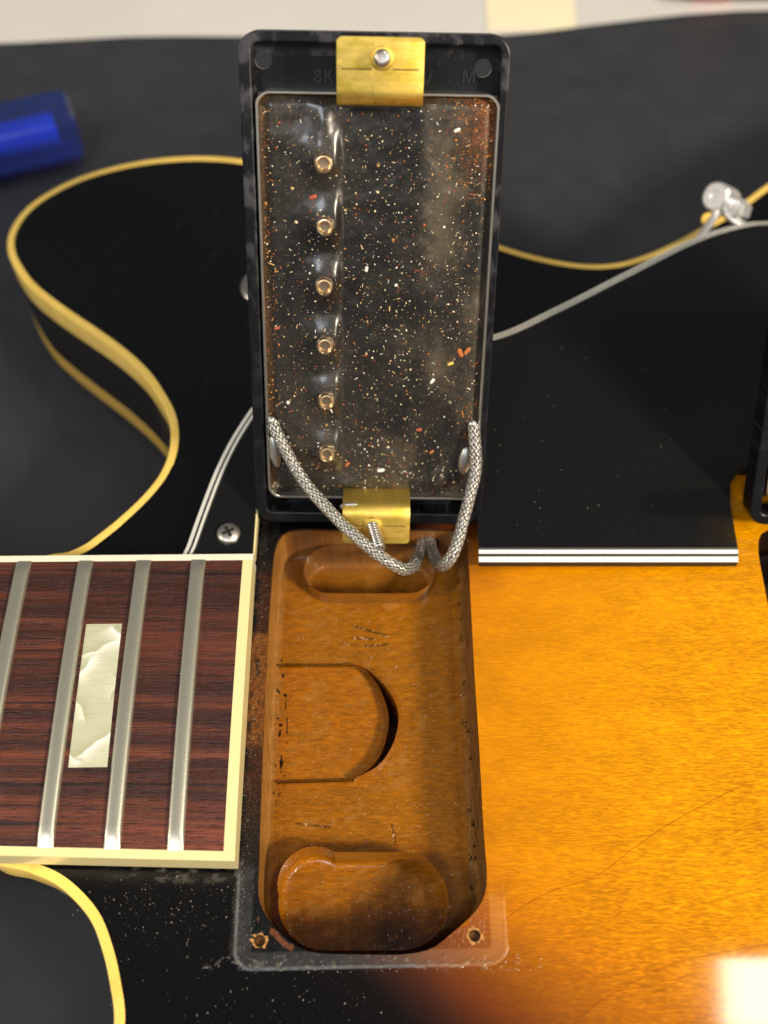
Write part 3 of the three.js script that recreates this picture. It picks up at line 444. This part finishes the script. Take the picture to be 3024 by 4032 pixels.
{
  const nu = 110, nv = 200, pos = [], idx = []; const U = (i) => -19.6 + 40.45 * i / nu, Vv = (j) => 5.9 + 74.6 * j / nv;
  for (let j = 0; j <= nv; j++) for (let i = 0; i <= nu; i++) pos.push(U(i), Vv(j), plateW(U(i), Vv(j)));
  for (let j = 0; j < nv; j++) for (let i = 0; i < nu; i++) { const a = j * (nu + 1) + i; idx.push(a, a + 1, a + nu + 2, a, a + nu + 2, a + nu + 1); }
  const g = new THREE.BufferGeometry(); g.setAttribute('position', new THREE.Float32BufferAttribute(pos, 3)); g.setIndex(idx); g.computeVertexNormals();
  part('base_plate', planarUV(g, -20.5, 5, 42.5, 78, 0, 1), M.plate, pickup);
}
POLES.forEach(([u, v], i) => {
  const g = lathe([[0, 0.75], [0.75, 0.8], [0.95, 1.35], [1.12, 1.5], [1.32, 1.45], [1.5, 1.15], [1.5, 0.9], [1.36, 0.8], [1.5, 0.65], [1.36, 0.5], [1.5, 0.3], [1.5, -2]], 28);
  part('pole_screw', g.scale(1.1, 1, 1.1).rotateX(Math.PI / 2).rotateY([0.06, -0.05, 0.03, -0.02, 0.05, 0.02][i]).translate(u, v, plateW(u, v) + 0.35), M.pole, pickup);
});
function threaded(r, len, pitch = 0.6) { const p = [[0, 0]]; p.push([r - 0.1, 0]); for (let y = 0; y < len - 0.5; y += pitch) p.push([r - 0.16, y + 0.02], [r, y + pitch / 2], [r - 0.16, y + pitch - 0.02]); p.push([r - 0.25, len - 0.1], [r - 0.5, len], [r - 0.62, len - 0.25], [0, len - 0.3]); return lathe(p, 20); }
function bracket(u0, u1, vLeg, dir, vEnd, W, screwAt, tip, names) {
  const R = 2.6, T = 1.0, prof = [];       // leg up from the plate, round bend, foot outwards: (v, w)
  const P = (a, b) => prof.push([vLeg + dir * a, b]);
  P(0, -3); P(0, W - R); for (let i = 1; i <= 8; i++) { const t = i / 8 * Math.PI / 2; P(R - R * Math.cos(t), W - R + R * Math.sin(t)); }
  const L = Math.abs(vEnd - vLeg); const E = [0.9, 0.65, 0.42, 0.24, 0.1, 0]; for (const e of E) P(L - e, W); for (const e of [...E].reverse()) P(L - e, W - T); for (let i = 8; i >= 0; i--) { const t = i / 8 * Math.PI / 2, r = R - T; P(R - r * Math.cos(t), W - R + r * Math.sin(t)); } P(T, -3);
  const s = new THREE.Shape(V2(prof)), g = new THREE.ExtrudeGeometry(s, { depth: u1 - u0 - 0.3, bevelEnabled: true, bevelSize: 0.15, bevelThickness: 0.15, bevelOffset: -0.15, bevelSegments: 2 });
  // extruded along z: turn (v, w, z) into (u, v, w)
  const p = g.attributes.position, n = g.attributes.normal;
  for (const a of [p, n]) for (let i = 0; i < a.count; i++) { const v = a.getX(i), w = a.getY(i), z = a.getZ(i); a.setXYZ(i, a === p ? u0 + 0.15 + z : z, v, w); }
  // rounded corners of the foot
  for (let i = 0; i < p.count; i++) { const v = p.getY(i), u = p.getX(i), dd = Math.max(0, 0.9 - Math.abs(v - vEnd)), k = 0.9 - Math.sqrt(0.81 - dd * dd); if (k > 0) p.setX(i, u < (u0 + u1) / 2 ? Math.max(u, u0 + k) : Math.min(u, u1 - k)); }
  const b = part('mounting_leg', planarUV(toCreasedNormals(g, 0.6), 0, 0, 20, 20, 0, 1), M.brass, pickup);
  const sl = vLeg + dir * (L * names), mid = screwAt[0];
  part('score_mark', [new THREE.BoxGeometry(mid - 1.7 - u0 - 0.8, 0.22, 0.06).translate((u0 + 0.8 + mid - 1.7) / 2, sl, W + 0.02), new THREE.BoxGeometry(u1 - 0.8 - mid - 1.7, 0.22, 0.06).translate((u1 - 0.8 + mid + 1.7) / 2, sl, W + 0.02)], M.score, b);
  part('threaded_collar', lathe([[1.2, 0], [1.9, 0], [1.75, 0.35], [1.3, 0.5], [1.2, 0.5]], 24).rotateX(Math.PI / 2).translate(screwAt[0], screwAt[1], W), M.brass, b);
  const from = new THREE.Vector3(screwAt[0], screwAt[1], -6), to = new THREE.Vector3(...tip), d = to.clone().sub(new THREE.Vector3(screwAt[0], screwAt[1], W)).normalize(), len = to.distanceTo(new THREE.Vector3(screwAt[0], screwAt[1], W));
  const sg = threaded(1.32, len + 2); sg.applyQuaternion(new THREE.Quaternion().setFromUnitVectors(new THREE.Vector3(0, 1, 0), d)); sg.translate(...new THREE.Vector3(screwAt[0], screwAt[1], W).addScaledVector(d, -2).toArray());
  part('height_screw', sg, M.steel, b);
  return b;
}
bracket(-6.05, 7.95, 79.2, 1, 89.7, 7, [1.25, 86.6], [1.2, 86.9, 10.6], 0.55);
const lowLeg = bracket(-5.15, 7.9, 7.2, -1, -0.8, 7, [0.75, 3.0], [2.1, 0.7, 12.2], 0.52);
part('solder_patch', new THREE.SphereGeometry(1, 16, 10).scale(2.2, 0.9, 0.5).translate(-3.6, 6.3, 5.4), M.solder, lowLeg);

// braided leads
function braid(pts, R = 1.02) {
  const c = new THREE.CatmullRomCurve3(V3(pts), false, 'centripetal'), L = c.getLength(), n = Math.ceil(L / 0.16), fr = c.computeFrenetFrames(n, false), P = c.getSpacedPoints(n), om = 0.62, out = [];
  for (let k = 0; k < 16; k++) {
    const dir = k < 8 ? 1 : -1, pos = [], idx = [], m = 6;
    for (let i = 0; i <= n; i++) {
      const s = i / n * L, a = 2 * Math.PI * (k % 8) / 8 + dir * om * s + 0.22 * (noise(s * 0.45 + k * 13, k) - 0.5), r = R * (1 + 0.09 * (noise(s * 0.3, pts.length) - 0.5)) + 0.1 * (noise(s * 1.1, k * 7 + 3) - 0.4) + dir * 0.11 * Math.cos(8 * om * s), N = fr.normals[i], B = fr.binormals[i], T = fr.tangents[i];
      const rad = N.clone().multiplyScalar(Math.cos(a)).addScaledVector(B, Math.sin(a)), tan = N.clone().multiplyScalar(-Math.sin(a)).addScaledVector(B, Math.cos(a)).multiplyScalar(dir * om * R).add(T).normalize(), side = tan.clone().cross(rad);
      for (let q = 0; q < m; q++) { const t = q / m * 2 * Math.PI, v = P[i].clone().addScaledVector(rad, r + 0.085 * Math.sin(t)).addScaledVector(side, 0.25 * Math.cos(t)); pos.push(v.x, v.y, v.z); }
      if (i) for (let q = 0; q < m; q++) { const A = (i - 1) * m + q, B2 = (i - 1) * m + (q + 1) % m; idx.push(A, B2, A + m, B2, B2 + m, A + m); }
    }
    const g = new THREE.BufferGeometry(); g.setAttribute('position', new THREE.Float32BufferAttribute(pos, 3)); g.setIndex(idx); g.computeVertexNormals(); out.push(planarUV(g, 0, 0, 10, 10));
  }
  return [mergeGeometries(out), new THREE.TubeGeometry(c, Math.ceil(n / 2), R - 0.12, 12)];
}
const leadA = [[-18.6, 21.6, 0.3], [-18.23, 20.45, 0.9], [-17.26, 18.7, 1.6], [-16.26, 16.74, 2], [-14.6, 13.68, 2.6], [-11.53, 9.57, 4.5], [-8.06, 6.7, 7], [-4.97, 4.17, 9], [-1.9, 2.23, 11], [1.15, -0.04, 12], [4.19, -1.74, 13], ...[[3.4, 6.5, 16.8], [5, 4, 15.3], [6.4, 1, 12], [7.3, -2.2, 8], [8, -4.6, 4.5], [8.6, -6, 0]].map(toLocal)];
const leadB = [[19.8, 21.6, 0.2], [20, 19.6, 0.8], [20.2, 17.43, 1.6], [20.4, 14.71, 2.2], [20.3, 12.33, 3], [19.7, 10.03, 4.5], ...[[15.4, 10.6, 8], [14.3, 9, 11.7], [13.1, 7.3, 14.3], [11.9, 5, 15], [10.9, 2.3, 13.6], [10.1, -0.5, 10.2], [9.6, -3.4, 6], [9.3, -5.4, 0]].map(toLocal)];
for (const pts of [leadA, leadB]) { const [sh, core] = braid(pts); const l = part('lead_wire', sh, M.wire, pickup); part('wire_core', core, M.wireCore, l); }
part('solder_blob', [new THREE.SphereGeometry(1, 18, 12).scale(1.1, 3.4, 0.9).rotateZ(0.12).translate(-18.4, 15.4, 0.1), new THREE.SphereGeometry(1, 14, 10).scale(0.9, 1.2, 0.8).translate(-18.8, 21.6, 0.3)], M.solder, pickup);
part('solder_blob', [new THREE.SphereGeometry(1, 18, 12).scale(1.3, 3, 0.9).rotateZ(-0.1).translate(18.5, 14, 0), new THREE.SphereGeometry(1, 14, 10).scale(1, 1.4, 0.8).translate(19.6, 21.2, 0.2)], M.solder, pickup);

// sawdust and grit on the back of the pickup: nobody could count it
function flakes(name, count, place, parent) {
  const g = new THREE.IcosahedronGeometry(1, 0), p = g.attributes.position; for (let i = 0; i < p.count; i++) { const h = hash(Math.round(p.getX(i) * 97), Math.round(p.getY(i) * 89 + p.getZ(i) * 31)); p.setXYZ(i, p.getX(i) * (0.7 + 0.6 * h), p.getY(i) * (0.6 + 0.8 * h), p.getZ(i)); }
  g.computeVertexNormals();
  const m = new THREE.InstancedMesh(g, std({ color: 0xffffff, roughness: 0.8 }), count), M4 = new THREE.Matrix4(), q = new THREE.Quaternion(), e = new THREE.Euler();
  for (let i = 0; i < count; i++) { const { at, size, color, up } = place(i); e.set(rr(-0.5, 0.5), rr(-0.5, 0.5), rr(0, 6.28)); q.setFromEuler(e); if (up) q.premultiply(new THREE.Quaternion().setFromAxisAngle(new THREE.Vector3(1, 0, 0), -Math.PI / 2)); M4.compose(new THREE.Vector3(...at).multiplyScalar(MM), q, new THREE.Vector3(...size).multiplyScalar(MM)); m.setMatrixAt(i, M4); m.setColorAt(i, color); }
  m.name = name; m.userData.kind = 'stuff'; m.castShadow = m.receiveShadow = true; parent.add(m); return m;
}
const col = (h, s = 1) => new THREE.Color(h).multiplyScalar(s), KINDS = [0xd8c8a0, 0xc9b27a, 0xe8e0cc, 0xb98a48, 0xf2efe6, 0xa05028, 0xb85a30, 0xa8703a];
flakes('sawdust', 3000, (i) => {
  let u, v, c;
  const z = rnd();
  if (z < 0.13) { u = 20.3 - Math.abs(rr(0, 1) ** 2) * 8; v = 80 - rnd() ** 1.5 * 17; c = [0xb5602a, 0xc07a34, 0xd39a50, 0x8c4a20][Math.floor(rnd() * 4)]; }
  else if (z < 0.2) { u = -19.2 + rnd() ** 2 * 2.2; v = rr(20, 80); c = [0xa86a30, 0xd0a060, 0x8c4a28][Math.floor(rnd() * 3)]; }
  else if (z < 0.23) { u = rr(17.5, 20.3); v = rr(18, 26); c = 0xa8652c; }
  else { u = rr(-19, 20.2); v = rr(6.5, 80); c = KINDS[Math.min(7, Math.floor(rnd() ** 1.6 * 8))]; if (fbm(u * 0.2, v * 0.2) < 0.42 && rnd() < 0.5) { u = rr(-3, 20); v = rr(8, 70); } }
  const big = rnd() < 0.04 ? 1.9 : 1, s = (0.04 + 0.11 * rnd() ** 2.4) * big, thin = rnd() < 0.25;
  return { at: [u, v, plateW(u, v) + s * 0.5], size: thin ? [s * 3.2, s * 0.55, s * 0.5] : [s * rr(0.9, 1.7), s * rr(0.8, 1.3), s * 0.7], color: col(c, rr(0.7, 1.1)) };
}, pickup);
{ // the larger chips that can be picked out
  const chip = (u, v, s, h, a = 0.4) => { const g = new THREE.IcosahedronGeometry(s, 0).scale(1.5, 0.7, 0.4).rotateZ(a).translate(u, v, plateW(u, v) + s * 0.25); return [g, h]; };
  const list = [[16.6, 35.6, 0.75, 0, 2], [17.9, 36, 0.65, 0, 0.9], [14.9, 33.4, 0.5, 1, 0.4], [-10.4, 63.6, 0.6, 2, 0.3], [2.2, 11.4, 0.6, 3, 0.2], [11.6, 30, 0.5, 3, 0.9], [-1, 51, 0.45, 3, 1.4], [14.2, 75, 0.5, 3, 0.4], [-17.4, 39.8, 0.45, 2, 0.2], [9.4, 20, 0.5, 2, 0.1], [12, 15.4, 0.45, 0, 0.7], [-4.4, 12.6, 0.5, 0, 0.9]];
  const mats = [0xb0632c, 0xe0bc5c, 0xa8503c, 0xe6e2da].map((h) => std({ color: h, roughness: 0.8 }));
  for (const [u, v, s, h, a] of list) part('wood_chip', chip(u, v, s, h, a)[0], mats[h], pickup);
}
// the second pickup, standing the same way at the right edge of the picture
const pickup2 = pickup.clone(); pickup2.name = numbered('humbucker_pickup', scene); scene.add(pickup2);
pickup2.position.x += 98.4 * MM; pickup2.rotateZ(0.035);
tag(pickup2, 'second black ringed pickup standing at the right edge, mostly out of the picture', 'guitar pickup');

// dust on the guitar
const dust = flakes('dust', 1150, () => {
  let x, y, z; const k = rnd();
  if (k < 0.45) { do { x = rr(-62, 0); z = rr(73, 97); } while (x < -58 + (z - 72) * 1.0 && rnd() < 0.95 || (x > -21 && z < 86)); y = topH(x, z); if (rnd() < 0.5) { x = rr(-48, -24); z = rr(72.5, 82); } }
  else if (k < 0.62) { x = rr(-25.5, -22.6); z = rr(8, 86); y = topH(x, z); }
  else if (k < 0.72) { x = rr(-24, 18); z = rr(85.4, 88); y = topH(x, z); }
  else if (k < 0.8) { x = rr(20, 68); z = rr(-40, 10); y = 4.5; }
  else if (k < 0.88) { x = rr(-85, -30); z = rr(-100, -30); y = topH(x, z); if (x < -50 && z > -50) { x = -40; } }
  else { x = rr(-20, 13); z = rr(18, 64); y = -10; }
  const s = (0.025 + 0.06 * rnd() ** 2.4) * (y > 4 ? 1.1 : 1); if (y < -9.9) { const s2 = s * 1.3; return { at: [x, y + 0.03, z], size: [s2, s2 * 1.6, s2 * 0.6], color: col(0xd8b49c, rr(0.6, 1)), up: true }; }
  return { at: [x, y + s * 0.3, z], size: [s * rr(0.8, 2), s, s * 0.6], color: col(0xcfc8ba, rr(0.2, 0.7)), up: true };
}, scene);
tag(dust, 'fine pale dust lying on the black lacquer and in the cavity', 'dust');

// ---------------------------------------------------------------- blue screwdriver
{
  const t = thing('screwdriver', 'blue translucent screwdriver handle lying on the black mat, top left', 'screwdriver', [-96, -40, -158]);
  const N = 96, rings = [], prof = [[0, 9.6], [0.8, 11.2], [2.4, 12], [14, 12.2], [60, 11.6], [74, 9.5], [80, 8], [84, 8.6], [88, 8.2]];
  const pos = [], idx = [];
  prof.forEach(([x, r]) => { for (let i = 0; i < N; i++) { const a = i / N * 2 * Math.PI, m = ((a % (Math.PI / 3)) + Math.PI / 3) % (Math.PI / 3) - Math.PI / 6, rad = r * 0.83 * Math.min(1 / Math.cos(m), 1.115); pos.push(-x, rad * Math.sin(a), rad * Math.cos(a)); } });
  for (let k = 0; k + 1 < prof.length; k++) for (let i = 0; i < N; i++) { const j = (i + 1) % N; idx.push(k * N + i, k * N + j, (k + 1) * N + j, k * N + i, (k + 1) * N + j, (k + 1) * N + i); }
  const c0 = pos.length / 3; pos.push(0.1, 0, 0, -88, 0, 0); for (let i = 0; i < N; i++) { const j = (i + 1) % N; idx.push(c0, j, i, c0 + 1, (prof.length - 1) * N + i, (prof.length - 1) * N + j); }
  const g = new THREE.BufferGeometry(); g.setAttribute('position', new THREE.Float32BufferAttribute(pos, 3)); g.setIndex(idx);
  const pose = (q) => q.rotateX(0.3).rotateY(0.36).translate(-94, -30.2, -157.5);
  part('handle', pose(planarUV(toCreasedNormals(g, 0.35), 0, 0, 10, 10)), phys({ color: new THREE.Color(0.2, 0.32, 0.95), roughness: 0.06, transmission: 0.92, thickness: 0.02, ior: 1.47, attenuationColor: new THREE.Color(0.04, 0.17, 0.8), attenuationDistance: 0.013 }), t);
  part('handle_core', pose(cyl(3.3, 3.3, 80, 24).rotateZ(Math.PI / 2).translate(-46, 0, 0)), std({ color: 0xc8d4f2, roughness: 0.4 }), t);
  part('shaft', pose(cyl(3, 3, 120, 20).rotateZ(Math.PI / 2).translate(-147, 0, 0)), M.chrome, t);
}
renderer.render(scene, camera);
